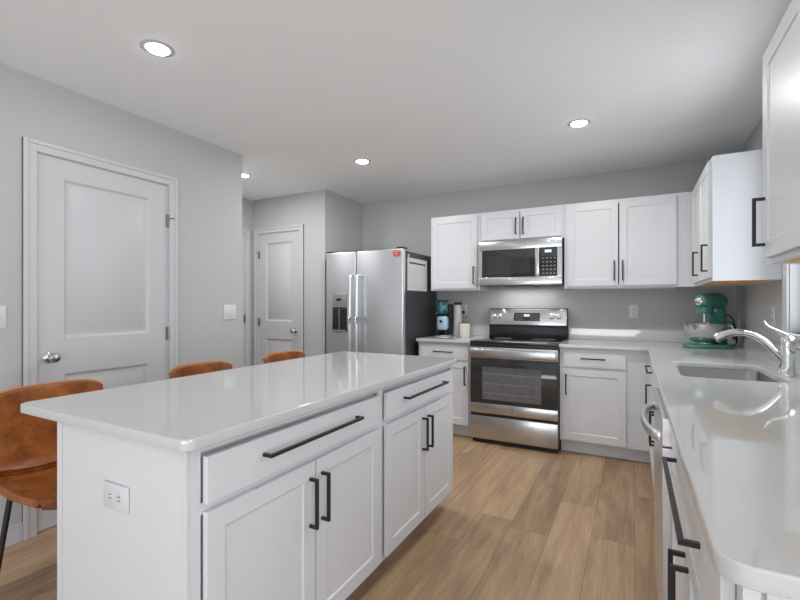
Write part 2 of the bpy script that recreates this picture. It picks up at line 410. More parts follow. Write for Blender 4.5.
def window(name, loc, rz, w_, z0, z1, cols, reveal=True, rows=1):
    """local: opening from x=0..w, room side towards -y, y=0 the wall's room face"""
    t = sthing(name, loc, rz)
    b = B(); f = .05; y0, y1 = .075, .115
    b.box(0, f, y0, y1, z0, z1).box(w_-f, w_, y0, y1, z0, z1).box(f, w_-f, y0, y1, z1-f, z1).box(f, w_-f, y0, y1, z0, z0+f)
    for i in range(1, cols): b.box(w_*i/cols-.025, w_*i/cols+.025, y0, y1, z0+f, z1-f)
    for i in range(1, rows): z = z0+(z1-z0)*i/rows; b.box(f, w_-f, y0+.002, y1-.002, z-.022, z+.022)
    b.build('window_frame', 'trim', t, smooth=False)
    B().box(f, w_-f, .093, .097, z0+f, z1-f).build('pane', 'glass', t, smooth=False)
    if reveal:
        c = .066
        B().box(0, .004, 0, y0, z0, z1).box(w_-.004, w_, 0, y0, z0, z1).box(.004, w_-.004, 0, y0, z1-.004, z1).build('jamb', 'trim', t, smooth=False)
        B().box(-c, 0, -.014, 0, z0-.0, z1+c).box(w_, w_+c, -.014, 0, z0-.0, z1+c).box(0, w_, -.014, 0, z1, z1+c).build('casing', 'trim', t, bevel=.003)
        B().box(-c-.015, w_+c+.015, -.035, y0, z0-.022, z0).build('window_sill', 'trim', t, bevel=.004)
        B().box(-c, w_+c, -.014, 0, z0-.022-.05, z0-.022).build('apron', 'trim', t, bevel=.003)
    return t
window('window_1', (XW, WY1, 0), -PI/2, WY1-WY0, WZ0, WZ1, 1, rows=2)
window('window_2', (2.6, SY, 0), PI, 4.8, 0.0, 2.2, 3, reveal=False)
window('window_3', (EX, .05, 0), -PI/2, 2.7, .55, 2.15, 2, reveal=False)

def door(name, loc, rz, w_, z1, hinge, hinge_z, panels_lo=(.22, .85), panels_hi=(1.052, 1.95), margin=.135, cw=.062, latch_side=1):
    """local: x=0..w opening, room side -y"""
    t = sthing(name, loc, rz)
    b = B(); g = .004
    b.panelboard(g, w_-g, .012, z1-g, .006, .035, [(margin, w_-margin, *panels_lo), (margin, w_-margin, *panels_hi)], slope=.015, depth=.012, raised=.016)
    b.build('door_leaf', 'trim', t)
    b = B()      # casing with a stepped profile
    for (a, c, y) in ((0, cw, -.012), (cw*.62, cw, -.018)):
        b.box(-c, -a-.0015, y, 0, 0, z1+c).box(w_+a+.0015, w_+c, y, 0, 0, z1+c).box(-a-.0015, w_+a+.0015, y, 0, z1+a+.0015, z1+c)
    b.build('casing', 'trim', t, bevel=.002)
    b = B(); b.box(0, .0035, .0, .11, 0, z1).box(w_-.0035, w_, .0, .11, 0, z1).box(.0035, w_-.0035, .0, .11, z1-.0035, z1)
    b.build('jamb', 'trim', t, smooth=False)
    hx = 0 if hinge == 'l' else w_
    for z in hinge_z:
        b = B().cyl((hx, -.006, z-.045), (hx, -.006, z+.045), .0065, n=12).box(hx-.017, hx+.017, -.0035, .005, z-.044, z+.044)
        if z > 1.7: b.cyl((hx, -.008, z+.02), (hx+(.03 if hinge == 'r' else -.03), -.02, z+.02), .004, n=8)
        b.build('hinge', 'hinge', t)
    kx = w_-.065 if hinge == 'l' else .065
    pr = [(0, -.0), (.032, 0), (.032, .006), (.026, .012), (.012, .016), (.011, .032), (.018, .038), (.027, .048), (.028, .058), (.022, .067), (.010, .071), (0, .072)]
    k = B().lathe(pr, M=Matrix.Translation((kx, .006, .95)) @ Matrix.Rotation(PI/2, 4, 'X')).build('knob', 'nickel', t)
    k['label'] = 'round satin nickel knob'
    return t
door('door_1', (XL, DY0, 0), PI/2, DY1-DY0, DZ, 'r', (1.82, 1.045, .25))
door('door_2', (PX0, YP, 0), 0, PX1-PX0, DZ, 'l', (1.82, 1.04, .25), margin=.11)
door('door_3', (XH, HY0, 0), PI/2, HY1-HY0, DZ, 'r', (1.08, .25))

def baseboard(name, pts):      # list of (x0,x1,y0,y1)
    b = B()
    for q in pts:
        b.box(*q, 0, .085)
        x0, x1, y0, y1 = q
        b.box(x0, x1, y0, y1, .085, .10)
    struct(b.build(name, 'trim', bevel=.003))
baseboard('baseboard_left', [(XL, XL+.013, SY, DY0-.063), (XL, XL+.013, DY1+.063, YC), (XL-.12, XL+.013, YC, YC+.013)])
baseboard('baseboard_pantry', [(PX1+.063, XP+.013, YP-.013, YP)])
baseboard('baseboard_hall', [(XH, XH+.013, YC, HY0-.063)])
baseboard('baseboard_south', [(XL+.013, -2.2, SY, SY+.013), (2.6, EX, SY, SY+.013)])

# ---------------------------------------------------------------- cabinets
def pull_mesh(length, vertical):
    """U shaped square-bar pull, centred, mounted on the plane y=0, sticking out to -y"""
    b = B(); t = .0105; pj = .035; h = length/2
    if vertical:
        b.box(-t/2, t/2, -pj, -pj+t, -h, h).box(-t/2, t/2, -pj+t, 0, -h, -h+t).box(-t/2, t/2, -pj+t, 0, h-t, h)
    else:
        b.box(-h, h, -pj, -pj+t, -t/2, t/2).box(-h, -h+t, -pj+t, 0, -t/2, t/2).box(h-t, h, -pj+t, 0, -t/2, t/2)
    return b
def handle(parent, x, z, length, vertical, yf):
    o = pull_mesh(length, vertical).build('handle', 'black', parent, bevel=.001)
    o.location = (x, yf, z); o['label'] = 'black square-bar pull'
    return o
DT = .019                       # door thickness
def shaker(parent, name, x0, x1, z0, z1, slabf=False):
    b = B()
    if slabf: b.box(x0, x1, -DT, -.0005, z0, z1)
    else:
        s_ = .057 if (z1-z0) > .3 else .05
        b.panelboard(x0, x1, z0, z1, -DT, DT-.0005, [(x0+s_, x1-s_, z0+s_, z1-s_)], slope=.004, depth=.0065)
    return b.build(name, 'cab', parent, bevel=.0022)
def carcass(parent, w_, d, z0, z1, wood_bottom=False, top=True, dividers=()):
    b = B(); t = .018; f = .036
    b.box(0, t, .018, d, z0, z1).box(w_-t, w_, .018, d, z0, z1)
    b.box(t, w_-t, d-.008, d, z0, z1).box(t, w_-t, .018, d-.008, z0+.012, z0+t+.012)
    if top: b.box(t, w_-t, .018, d-.008, z1-t, z1)
    # face frame
    b.box(0, f, 0, .018, z0, z1).box(w_-f, w_, 0, .018, z0, z1).box(f, w_-f, 0, .018, z1-f, z1).box(f, w_-f, 0, .018, z0, z0+f)
    for q in dividers:
        if q[0] == 'h': b.box(f, w_-f, 0, .018, q[1]-.02, q[1]+.02)
        else: b.box(q[1]-.02, q[1]+.02, 0, .018, q[2], q[3])
    o = b.build('body', 'cab', parent, smooth=False)
    if wood_bottom:
        u = B().box(t+.0005, w_-t-.0005, .0185, d-.001, z0+.004, z0+.0115).build('bottom_panel', 'wood', parent, smooth=False)
        u['label'] = 'bare orange maple underside'
    return o
ZB, ZT = .11, .884
def toe(parent, w_, d=.535, x0=0):
    B().box(x0, w_, .075, .09, 0, ZB).build('toe_kick', 'cab', parent, smooth=False)

# --- back wall, left base cabinet
t = thing('base_cabinet', 'narrow white base cabinet with one drawer and one door between refrigerator and range', 'cabinet', (-1.857, YB-.61, 0))
W = .547; carcass(t, W, .609, ZB, ZT, dividers=[('h', .715)]); toe(t, W)
d = shaker(t, 'drawer', .025, W-.03, .722, .858, True); handle(d, W/2-.005, .797, .19, False, -DT)
d = shaker(t, 'door', .025, W-.03, .125, .708); handle(d, W-.06, .583, .17, True, -DT)
# --- back wall, right base cabinet
t = thing('base_cabinet', 'white base cabinet with one drawer and one door to the right of the range', 'cabinet', (-.543, YB-.61, 0))
W = .515; carcass(t, W, .609, ZB, ZT, dividers=[('h', .72)])
B().box(0, .67, .075, .09, 0, ZB).build('toe_kick', 'cab', t, smooth=False)
d = shaker(t, 'drawer', .028, W-.022, .728, .852, True); handle(d, .255, .802, .18, False, -DT)
d = shaker(t, 'door', .028, W-.022, .125, .712); handle(d, .052, .582, .17, True, -DT)
B().box(W, W+.150, 0, .018, ZB, ZT).build('filler_panel', 'cab', t, smooth=False)

# --- right run, faces -x; local x runs towards the camera
FX = .127
Y3, Y2, Y1, Y0, YN = YB-.612, 3.13, 2.272, 1.668, .735
t = thing('base_cabinet', 'white base cabinet with drawer and door in the corner beyond the sink', 'cabinet', (FX, Y3-.0, 0), -PI/2)
W = Y3-Y2; carcass(t, W, .60, ZB, ZT, dividers=[('h', .72)]); B().box(.08, W, .075, .09, 0, ZB).build('toe_kick', 'cab', t, smooth=False)
d = shaker(t, 'drawer', .11, W-.025, .728, .852, True); handle(d, .44, .80, .36, False, -DT)
d = shaker(t, 'door', .11, W-.025, .125, .712); handle(d, .37, .60, .17, True, -DT)
t = thing('base_cabinet', 'white sink base cabinet with two doors under the stainless sink', 'cabinet', (FX, Y2, 0), -PI/2)
W = Y2-Y1; carcass(t, W, .60, ZB, ZT, top=False, dividers=[('h', .72)]); toe(t, W)
shaker(t, 'false_drawer_front', .025, W-.025, .728, .852, True)
for x0, x1, hx in ((.025, W/2-.004, W/2-.035), (W/2+.004, W-.025, W/2+.035)):
    d = shaker(t, 'door', x0, x1, .125, .712); handle(d, hx, .583, .17, True, -DT)
# dishwasher
t = thing('dishwasher', 'stainless steel dishwasher with curved bar handle beside the sink cabinet', 'dishwasher', (FX, Y1-.003, 0), -PI/2)
W = Y1-Y0-.006
B().box(0, W, .03, .58, .10, .872).build('body', 'charcoal', t, smooth=False)
B().box(0, W, -.045, .029, .115, .775).build('door', 'steel', t, bevel=.004)
B().box(0, W, -.045, .029, .778, .872).build('control_panel', 'steel', t, bevel=.004)
B().box(.02, W-.02, -.015, .029, .8735, .8765).build('control_strip', 'blackglass', t, smooth=False)
B().box(0, W, .03, .045, 0, .098).build('toe_kick', 'blackp', t, smooth=False)
b = B(); b.tube([(.05, -.048, .80), (.07, -.062, .80), (.15, -.082, .80), (W/2, -.092, .80), (W-.15, -.082, .80), (W-.07, -.062, .80), (W-.05, -.048, .80)], .012, n=14, ry=1.5)
b.box(.036, .064, -.056, -.0455, .785, .815, bev=.002).box(W-.064, W-.036, -.056, -.0455, .785, .815, bev=.002)
b.build('handle', 'steel', t)
# nearest base cabinet
t = thing('base_cabinet', 'nearest white base cabinet with wide drawer pull between dishwasher and counter end', 'cabinet', (FX, Y0, 0), -PI/2)
W = Y0-YN; carcass(t, W, .60, ZB, ZT, dividers=[('h', .715)]); toe(t, W)
d = shaker(t, 'drawer', .028, W-.03, .722, .858, True); handle(d, W/2-.022, .799, .51, False, -DT)
for x0, x1, hx in ((.028, W/2-.004, W/2-.035), (W/2+.004, W-.03, W/2+.035)):
    d = shaker(t, 'door', x0, x1, .125, .708); handle(d, hx, .57, .17, True, -DT)
b = B(); b.box(W, W+.010, -.0, .019, 0, ZT).box(W, W+.010, .025, .60, 0, ZT)
b.build('end_panel', 'cab', t, smooth=False)

# --- island, faces +x; local x runs away from the camera
IX, IY0, IY1 = -.979, .725, 2.530
t = thing('kitchen_island', 'white kitchen island base with two wide drawers, four doors and an outlet', 'kitchen island', (IX, IY0, 0), PI/2)
W = IY1-IY0; wa = .937
b = B()
b.box(.002, W, .02, .63, ZB, ZT).box(.002, W, .09, .63, 0, ZB)
b.build('body', 'cab', t, smooth=False)
b = B(); f = .03; 
b.box(0, f, 0, .0195, ZB, ZT).box(wa-.022, wa+.022, 0, .0195, ZB, ZT).box(W-f, W, 0, .0195, ZB, ZT)
b.box(f, wa-.022, 0, .0195, .862, ZT).box(wa+.022, W-f, 0, .0195, .862, ZT)
b.box(f, wa-.022, 0, .0195, ZB, .125).box(wa+.022, W-f, 0, .0195, ZB, .125).box(f, wa-.022, 0, .0195, .70, .73).box(wa+.022, W-f, 0, .0195, .70, .73)
b.build('face_frame', 'cab', t, bevel=.001)
b = B(); b.box(-.006, .0015, .012, .630, 0, ZT).box(-.009, -.0065, .602, .630, 0, ZT).box(-.012, -.0005, -.0, .0115, ZB, ZT)
b.build('end_panel', 'cab', t, bevel=.0012)
for x0, x1 in ((.035, wa-.03), (wa+.028, W-.035)):
    d = shaker(t, 'drawer', x0, x1, .728, .852, True); handle(d, (x0+x1)/2+.004, .80, .50 if x0 < .5 else .495, False, -DT)
    xm = (x0+x1)/2
    for a, c, hx in ((x0, xm-.004, xm-.031), (xm+.004, x1, xm+.033)):
        d = shaker(t, 'door', a, c, .125, .708); handle(d, hx, .575, .168, True, -DT)

# --- worktops
slab('tmpname', [(0, 0), (1, 0), (1, 1)], [], 0, 1, 'quartz')
bpy.data.objects.remove(bpy.data.objects['tmpname'])
o = slab('island_countertop', rrect(-1.800, -.945, .690, 2.540, .028), [], ZT+.0005, .914, 'quartz')
tag(o, 'white quartz countertop with rounded corners on the kitchen island', 'countertop')
o = slab('countertop', [(-1.860, YB-.001), (-1.860, YB-.648), (-1.312, YB-.648), (-1.312, YB-.001)], [], ZT+.0005, .914, 'quartz')
tag(o, 'short white quartz countertop piece between refrigerator and range', 'countertop')
CX = .098
SX0, SX1, SY0, SY1 = .195, .590, 2.385, 3.01
outer = [(-.542, YB-.001), (-.542, YB-.648), (CX, YB-.648)]
r = .035
for k in range(7):
    a = math.radians(180+90*k/6); outer.append((CX+r+r*math.cos(a), .695+r+r*math.sin(a)))
outer += [(XW-.001, .695), (XW-.001, YB-.001)]
o = slab('countertop', outer, [rrect(SX0, SX1, SY0, SY1, .05)[::-1]], ZT+.0005, .914, 'quartz')
tag(o, 'long L-shaped white quartz countertop holding the sink along the right wall', 'countertop')
tag(B().box(-1.860, -1.312, YB-.0205, YB-.001, .9145, 1.015).build('backsplash', 'quartz', bevel=.002), 'short white quartz backsplash strip left of the range', 'backsplash')
tag(B().box(-.542, XW-.001, YB-.0205, YB-.001, .9145, 1.015).build('backsplash', 'quartz', bevel=.002), 'white quartz backsplash strip on the back wall right of the range', 'backsplash')
tag(B().box(XW-.0205, XW-.001, .70, YB-.021, .9145, 1.015).build('backsplash', 'quartz', bevel=.002), 'long white quartz backsplash strip along the right wall behind the faucet', 'backsplash')

# --- sink
t = thing('kitchen_sink', 'undermount stainless steel single-bowl sink in the right countertop', 'sink', ((SX0+SX1)/2, (SY0+SY1)/2, .70))
b = B(); bm = b.bm
hx, hy = (SX1-SX0)/2+.004, (SY1-SY0)/2+.004
loops = []
for (ins, z, r) in ((-.018, .183, .06), (0, .183, .055), (.002, .175, .053), (.010, .03, .06), (.022, .008, .07), (.05, 0, .07)):
    loops.append([bm.verts.new((x, y, z)) for x, y in rrect(-hx+ins, hx-ins, -hy+ins, hy-ins, r, 6)])
for a, c in zip(loops, loops[1:]):
    n = len(a)
    for i in range(n): bm.faces.new((a[i], a[(i+1) % n], c[(i+1) % n], c[i]))
bm.faces.new(loops[-1])
o = b.build('basin', 'steelsink', t, angle=60)
md = o.modifiers.new('s', 'SOLIDIFY'); md.thickness = .0015; md.offset = 1
B().lathe([(0, .006), (.02, .005), (.035, .004), (.043, .005), (.043, .001)], m='chrome').build('drain', 'chrome', t)

# --- faucet
t = thing('kitchen_faucet', 'chrome single-lever pull-out faucet behind the sink', 'faucet', (.632, 2.66, .9145), PI)
b = B(); b.lathe([(0, 0), (.037, 0), (.037, .008), (.032, .014), (.030, .05), (.028, .10), (.0275, .13), (.0285, .150), (.028, .168), (.02, .182), (0, .187)])
b.build('body', 'chrome', t, angle=50)
b = B(); b.tube([(.012, 0, .062), (.045, 0, .105), (.085, 0, .152), (.125, 0, .180), (.165, 0, .192)], [.0175, .0175, .0165, .016, .0155], n=18); b.build('spout', 'chrome', t, angle=50)
b = B(); b.tube([(.1665, 0, .192), (.203, 0, .191), (.240, 0, .179), (.274, 0, .158)], [.0165, .0175, .019, .021], n=18)
b.build('spray_head', 'chrome', t, angle=50)
b = B(); b.tube([(.0, 0, .186), (.02, 0, .196), (.045, 0, .210), (.072, 0, .226), (.086, 0, .250)], [.012, .0125, .010, .009, .006], n=12, ry=.6)
b.build('lever', 'chrome', t, angle=50)

# --- upper cabinets on the back wall
UB, UT, UD = 1.385, 2.14, .325
def upper(name_label, x0, x1, z0, z1, doors, loc=None, rz=0, d_=UD):
    t = thing('wall_cabinet', name_label, 'cabinet', loc or (x0, YB-UD-.001, 0), rz)
    carcass(t, x1-x0, d_, z0, z1, wood_bottom=(rz != 0))
    for (a, c, hx) in doors:
        d = shaker(t, 'door', a, c, z0+.02, z1-.02)
        hl = .17 if z1-z0 > .5 else .155
        handle(d, hx, (z0+.145) if z1-z0 > .5 else (z0+z1)/2-.012, hl, True, -DT)
    return t
upper('white single-door wall cabinet above the coffee things, beside the refrigerator', -1.850, -1.326, UB, UT, [(.025, .499, .470)])
upper('short white two-door wall cabinet above the microwave', -1.324, -.546, 1.842, UT, [(.022, .385, .355), (.393, .756, .423)])
t = upper('wide white two-door wall cabinet right of the microwave', -.544, .330, UB, UT, [(.025, .430, .402), (.440, .850, .466)])
B().box(.875, .970, 0, .018, UB, UT).build('filler_panel', 'cab', t, smooth=False)
# right wall, far
UX = XW-.325
YU = YB-UD-.0025
t = upper('white wall cabinet in the far corner above the green mixer', 0, YU-3.236, UB, UT, [(.07, YU-3.705, YU-3.745), (YU-3.695, YU-3.262, YU-3.300)], (UX, YU, 0), -PI/2, .324)
t = upper('nearest white wall cabinet at the right edge beside the window', 0, .95, UB, UT, [(.036, .471, .066), (.479, .92, .89)], (UX, 2.018, 0), -PI/2, .324)

# ---------------------------------------------------------------- range
t = thing('range', 'stainless steel electric range with black glass cooktop and oven window', 'oven', (-.925, YB-.69, 0))
hw = .378
B().box(-hw, hw, .035, .64, .04, .895).build('body', 'charcoal', t, smooth=False)
b = B().box(-hw-.001, hw+.001, -.008, .60, .896, .917, bev=.004)
ck = b.build('cooktop', 'blackglass', t)
for (x, y, r) in ((-.19, .16, .11), (.19, .16, .09), (-.19, .42, .08), (.19, .42, .10)):
    B().lathe([(r-.0025, 0), (r-.0025, .0006), (r, .0006), (r, 0)], (x, y, .9171)).build('burner_ring', 'button', ck)
b = B().box(-hw, hw, -.006, .033, .868, .894, bev=.003); b.build('front_trim', 'blackp', t)
dr = B(); dr.box(-hw+.002, hw-.002, 0, .033, .275, .365, 'steelapp', bev=.003).box(-hw+.002, hw-.002, 0, .033, .765, .864, 'steelapp', bev=.003).box(-hw+.002, hw-.002, .004, .033, .3655, .7645, 'blackp')
dr = dr.build('oven_door', 'steelapp', t)
b = B().box(-hw+.008, hw-.008, -.001, .0035, .368, .762, 'ovenglass', bev=.001).box(-.265, .245, -.0014, -.0011, .400, .690, 'innerglass')
for k in range(3): b.box(-.25, .23, -.0017, -.0015, .455+.085*k, .460+.085*k, 'rack')
b.build('window', 'ovenglass', dr)
b = B(); b.box(-hw+.006, hw-.006, -.050, -.028, .782, .852, bev=.010, seg=4)
for x in (-hw+.045, hw-.045): b.box(x-.012, x+.012, -.0285, -.0005, .802, .828, bev=.003)
b.build('handle', 'steelapp', dr)
b = B().lathe([(0, 0), (.016, 0), (.016, .001), (0, .001)], M=Matrix.Translation((0, 0, .322)) @ Matrix.Rotation(PI/2, 4, 'X'), m='button')
b.lathe([(.0125, .0012), (.0145, .0012), (.0145, .0016), (.0125, .0016)], M=Matrix.Translation((0, 0, .322)) @ Matrix.Rotation(PI/2, 4, 'X'), m='steelapp').build('emblem', 'button', dr)
B().box(-hw+.002, hw-.002, .012, .034, .252, .274).build('gap_strip', 'blackp', t, smooth=False)
B().box(-hw+.002, hw-.002, 0, .034, .045, .25, bev=.004).build('storage_drawer', 'steelapp', t)
B().box(-hw+.01, hw-.01, .05, .5, 0, .039).build('base', 'blackp', t, smooth=False)
# backguard
bg_ = B(); bg_.box(-hw, hw, .60, .655, .896, 1.035, 'blackp', bev=.003)
bg_.prism([(.585, 1.0355), (.655, 1.0355), (.655, 1.205), (.612, 1.205)], 'x', -hw, hw, 'blackp')
bgo = bg_.build('backguard', 'blackp', t, bevel=.002)
sl = math.atan2(.027, .17)
Mt = Matrix.Translation((0, .585, 1.0355)) @ Matrix.Rotation(-sl, 4, 'X')
b = B(); b.M = Mt; b.box(-hw+.006, hw-.006, -.004, -.0005, .006, .165, bev=.001); b.build('control_fascia', 'steelapp', bgo)
b = B(); b.M = Mt; b.box(-.125, .125, -.0065, -.0045, .045, .125, 'blackglass').box(-.028, .028, -.0072, -.0066, .088, .112, 'display')
for i in range(4):
    for j in range(3):
        for sx in (-1, 1): b.box(sx*(.045+.02*i)-.005, sx*(.045+.02*i)+.005, -.0070, -.0066, .058+.022*j, .066+.022*j, 'button')
b.build('display', 'blackglass', bgo)
for x in (-.325, -.268, .236, .305):
    b = B(); b.lathe([(0, 0), (.026, 0), (.026, .004), (.021, .006), (.019, .028), (.016, .031), (0, .031)], M=Mt @ Matrix.Translation((x, -.0045, .09)) @ Matrix.Rotation(PI/2, 4, 'X'), n=24)
    b.M = Mt; b.box(x-.003, x+.003, -.042, -.0355, .072, .108); b.M = None
    b.build('knob', 'chrome', bgo)

# ---------------------------------------------------------------- microwave
t = thing('microwave', 'stainless over-the-range microwave mounted under the short wall cabinet', 'microwave', (-.932, YB-.41, 1.41))
hw, hh = .377, .428
B().box(-hw, hw, .03, .405, .012, hh).build('body', 'charcoal', t, smooth=False)
B().box(-.14, .12, .035, .36, .0, .0115).build('vent', 'blackp', t, smooth=False)
d = B()
d.box(-hw, hw, 0, .0295, .345, hh, 'steelapp', bev=.003).box(-hw, hw, 0, .0295, .012, .088, 'steelapp', bev=.003)
d.box(-hw, -hw+.03, .001, .0295, .0885, .3445, 'steelapp').box(hw-.038, hw, .001, .0295, .0885, .3445, 'steelapp').box(-hw+.031, hw-.039, .012, .0295, .0885, .3445, 'blackp')
d = d.build('door', 'steelapp', t)
w_ = B(); w_.box(-hw+.031, .150, .002, .0115, .0885, .3445, 'blackglass'); w_.box(-.295, .10, .0012, .0019, .125, .300, 'ovenglass')
w_.build('window', 'blackglass', d)
B().box(.152, .190, -.034, .0115, .09, .343, bev=.006).build('handle', 'steelapp', d)
b = B(); b.box(.192, hw-.039, .001, .0115, .0885, .3445, 'blackglass').box(.232, .290, .0004, .0009, .300, .325, 'display')
for i in range(4):
    for j in range(5): b.box(.212+.032*i, .228+.032*i, .0004, .0009, .108+.034*j, .118+.034*j, 'button')
b.build('control_panel', 'blackglass', t)

l = bpy.data.lights.new('under_microwave_fill', 'AREA'); l.shape = 'RECTANGLE'; l.size = .5; l.size_y = .2; l.energy = 2.2; l.color = (1, .985, .96)  # added fill under the microwave, lifts the wall below the upper cabinets
o = bpy.data.objects.new('under_microwave_fill', l); COL.objects.link(o); o.parent = t; o.location = (0, .22, -.004)

# ---------------------------------------------------------------- refrigerator
t = thing('refrigerator', 'tall side-by-side stainless refrigerator with charcoal sides', 'refrigerator', (-2.36, YB-.84, 0))
hw = .450
B().box(-hw+.004, hw-.004, .062, .80, .03, 1.757).build('body', 'charcoal', t, bevel=.004)
B().box(-hw+.02, hw-.02, .05, .7, 0, .0295).build('base', 'blackp', t, smooth=False)
xs = -.080
fl = B().box(-hw, xs-.004, 0, .058, .05, 1.775, bev=.012, seg=4).build('door', 'steel', t)
fr = B().box(xs+.004, hw, 0, .058, .05, 1.775, bev=.012, seg=4).build('door', 'steel', t)
for d, x in ((fl, xs-.034), (fr, xs+.046)):
    b = B(); b.tube([(x, -.0005, 1.535), (x, -.042, 1.522), (x, -.058, 1.44), (x, -.064, 1.05), (x, -.058, .62), (x, -.042, .54), (x, -.0005, .525)], .0155, n=14, sub=6, ry=1)
    b.build('handle', 'steel', d)
dp = B(); dp.box(-.374, -.176, -.004, -.0005, .955, 1.355, 'nickel', bev=.002)
dp.box(-.362, -.186, -.0065, -.0045, 1.225, 1.345, 'button', bev=.001).box(-.362, -.186, -.0060, -.0045, .972, 1.215, 'blackp', bev=.001)
dp.box(-.315, -.255, -.0072, -.0067, 1.28, 1.305, 'blackglass')
dp.box(-.282, -.270, -.012, -.0065, .985, 1.20, 'nickel').box(-.245, -.200, -.010, -.0065, 1.02, 1.19, 'blackglass')
dp.box(-.355, -.195, -.018, -.0065, .968, .985, 'nickel', bev=.002)
dp.build('water_dispenser', 'nickel', fl)
B().box(-hw, -hw+.07, .005, .06, 1.776, 1.786).build('hinge_cover', 'blackp', t)
B().box(hw-.075, hw-.002, .005, .10, 1.776, 1.79, bev=.003).build('hinge_cover', 'blackp', t)
# magnet on the right door
mg = thing('magnet', 'small red magnet at the top right of the refrigerator door', 'magnet', (-1.975, YB-.84, 1.708))
b = B(); b.prism([(-.034, .052), (-.042, .02), (-.028, -.006), (.028, -.006), (.042, .02), (.034, .052)], 'y', -.008, -.0008); b.build('body', 'red', mg, bevel=.0015)
b = B(); b.box(-.036, .036, -.0095, -.0083, .034, .044).box(-.012, .012, -.0095, -.0083, .006, .026).build('print', 'pink', mg)
# paper on the side
FS = -2.36+.446
b = B()
pp = thing('paper_planner', 'white lined paper sheet on the charcoal side of the refrigerator', 'paper', (FS, 3.765, 1.38))
B().box(.0006, .0022, 0, .455, 0, .318).build('sheet', 'paper', pp, smooth=False)
b = B().box(.0023, .0028, .04, .41, .262, .278, 'ink')
for k in range(7): b.box(.0023, .0028, .03, .43, .03+.03*k, .0325+.03*k, 'faint')
b.build('print', 'ink', pp, smooth=False)
B().box(.0006, .010, .005, .03, .3185, .350, bev=.002).build('clip', 'plate', pp)

# ---------------------------------------------------------------- things on the counters
# green stand mixer
t = thing('stand_mixer', 'sea green stand mixer with steel bowl on the counter in the far corner', 'mixer', (.535, 4.175, .9145), PI+math.radians(52))
slabm = B(); slabm.lathe([(0, 0), (.165, 0), (.172, .008), (.168, .02), (.15, .027), (0, .029)], (.035, 0, 0), sx=1.22, sy=.92, n=40); slabm.build('base', 'teal', t)
b = B(); bm = b.bm; rings = []
for (z, cx, rx, ry) in ((.026, -.085, .060, .062), (.06, -.088, .052, .055), (.12, -.090, .048, .052), (.18, -.085, .050, .055), (.24, -.075, .062, .058), (.275, -.068, .070, .056), (.31, -.066, .068, .045)):
    rings.append([bm.verts.new((cx+rx*math.copysign(abs(math.cos(a))**.8, math.cos(a)), ry*math.copysign(abs(math.sin(a))**.8, math.sin(a)), z)) for a in [2*PI*i/28 for i in range(28)]])
for a, c in zip(rings, rings[1:]):
    for i in range(28): bm.faces.new((a[i], a[(i+1) % 28], c[(i+1) % 28], c[i]))
bm.faces.new(rings[0][::-1]); bm.faces.new(rings[-1]); b.build('column', 'teal', t)
Mh = Matrix.Translation((-.150, 0, .352)) @ Matrix.Rotation(PI/2, 4, 'Y')
hd = B().lathe([(0, 0), (.03, .004), (.048, .018), (.060, .045), (.064, .10), (.064, .18), (.060, .24), (.052, .275), (.042, .292), (.030, .298), (0, .299)], M=Mh, n=32, sx=1.0, sy=1.0)
hd.lathe([(0, 0), (.046, 0), (.050, .006), (.050, .04), (.046, .07), (0, .07)], (.085, 0, .258), n=28)
hd = hd.build('head', 'teal', t, angle=50)
B().lathe([(.0, .0), (.030, 0), (.030, .012), (.022, .018), (0, .019)], M=Mh @ Matrix.Translation((0, 0, .2985)), n=24).build('attachment_cap', 'chrome', hd)
b = B(); b.tube([(-.13, -.045, .338), (-.03, -.0635, .338), (.06, -.0625, .338), (.12, -.045, .338)], .0035, n=8); b.build('trim_band', 'chrome', hd)
B().cyl((.02, -.055, .322), (.02, -.076, .322), .009).build('speed_knob', 'blackp', hd)
B().cyl((.085, 0, .257), (.085, 0, .12), .010).build('beater_shaft', 'chrome', t)
bw = B().lathe([(0, .0), (.062, 0), (.062, .006), (.085, .014), (.118, .045), (.136, .09), (.141, .148), (.146, .151), (.144, .154), (.138, .149), (.132, .09), (.114, .048), (.08, .019), (0, .012)], (.085, 0, .030), n=40).build('bowl', 'steelbowl', t)
b = B(); b.tube([(.055, .139, .165), (.05, .172, .168), (.05, .178, .12), (.055, .158, .085), (.06, .13, .085)], .005, n=10); b.build('bowl_handle', 'steelbowl', bw)
b = B(); b.tube([(-.12, .03, .26), (-.15, .065, .22), (-.16, .085, .14), (-.17, .09, .05), (-.185, .06, .008), (-.20, .0, .006), (-.20, -.07, .006)], .0045, n=8)
b.tube([(-.12, .04, .20), (-.15, .08, .17), (-.16, .085, .10), (-.15, .08, .06), (-.14, .06, .12), (-.15, .08, .16), (-.17, .085, .03)], .0045, n=8); b.build('cord', 'rubber', t)

# pale blue countertop machine
t = thing('drink_machine', 'pale blue and black countertop machine with teal tank beside the refrigerator', 'drink machine', (-1.745, 4.27, .9145))
B().lathe([(0, 0), (.085, 0), (.088, .006), (.085, .014), (0, .014)], (0, -.01, 0)).build('drip_tray', 'chrome', t)
b = B(); b.box(-.078, .078, .02, .085, .0145, .335, bev=.01).box(-.07, .07, -.03, .02, .205, .225).build('housing', 'blackp', t)
for x in (-.045, .045): b = B().cyl((x, -.045, .0145), (x*.6, -.02, .075), .007, n=10).build('foot', 'blackp', t)
b = B(); b.box(-.058, .058, -.07, .018, .062, .212, bev=.032, seg=4).build('front_body', 'ltblue', t, angle=60)
B().cyl((0, -.071, .155), (0, -.08, .155), .014).build('button', 'blackp', t)
b = B(); b.lathe([(0, 0), (.055, 0), (.058, .01), (.058, .105), (.05, .118), (0, .118)], (0, -.035, .236)).build('tank', 'tealglass', t)
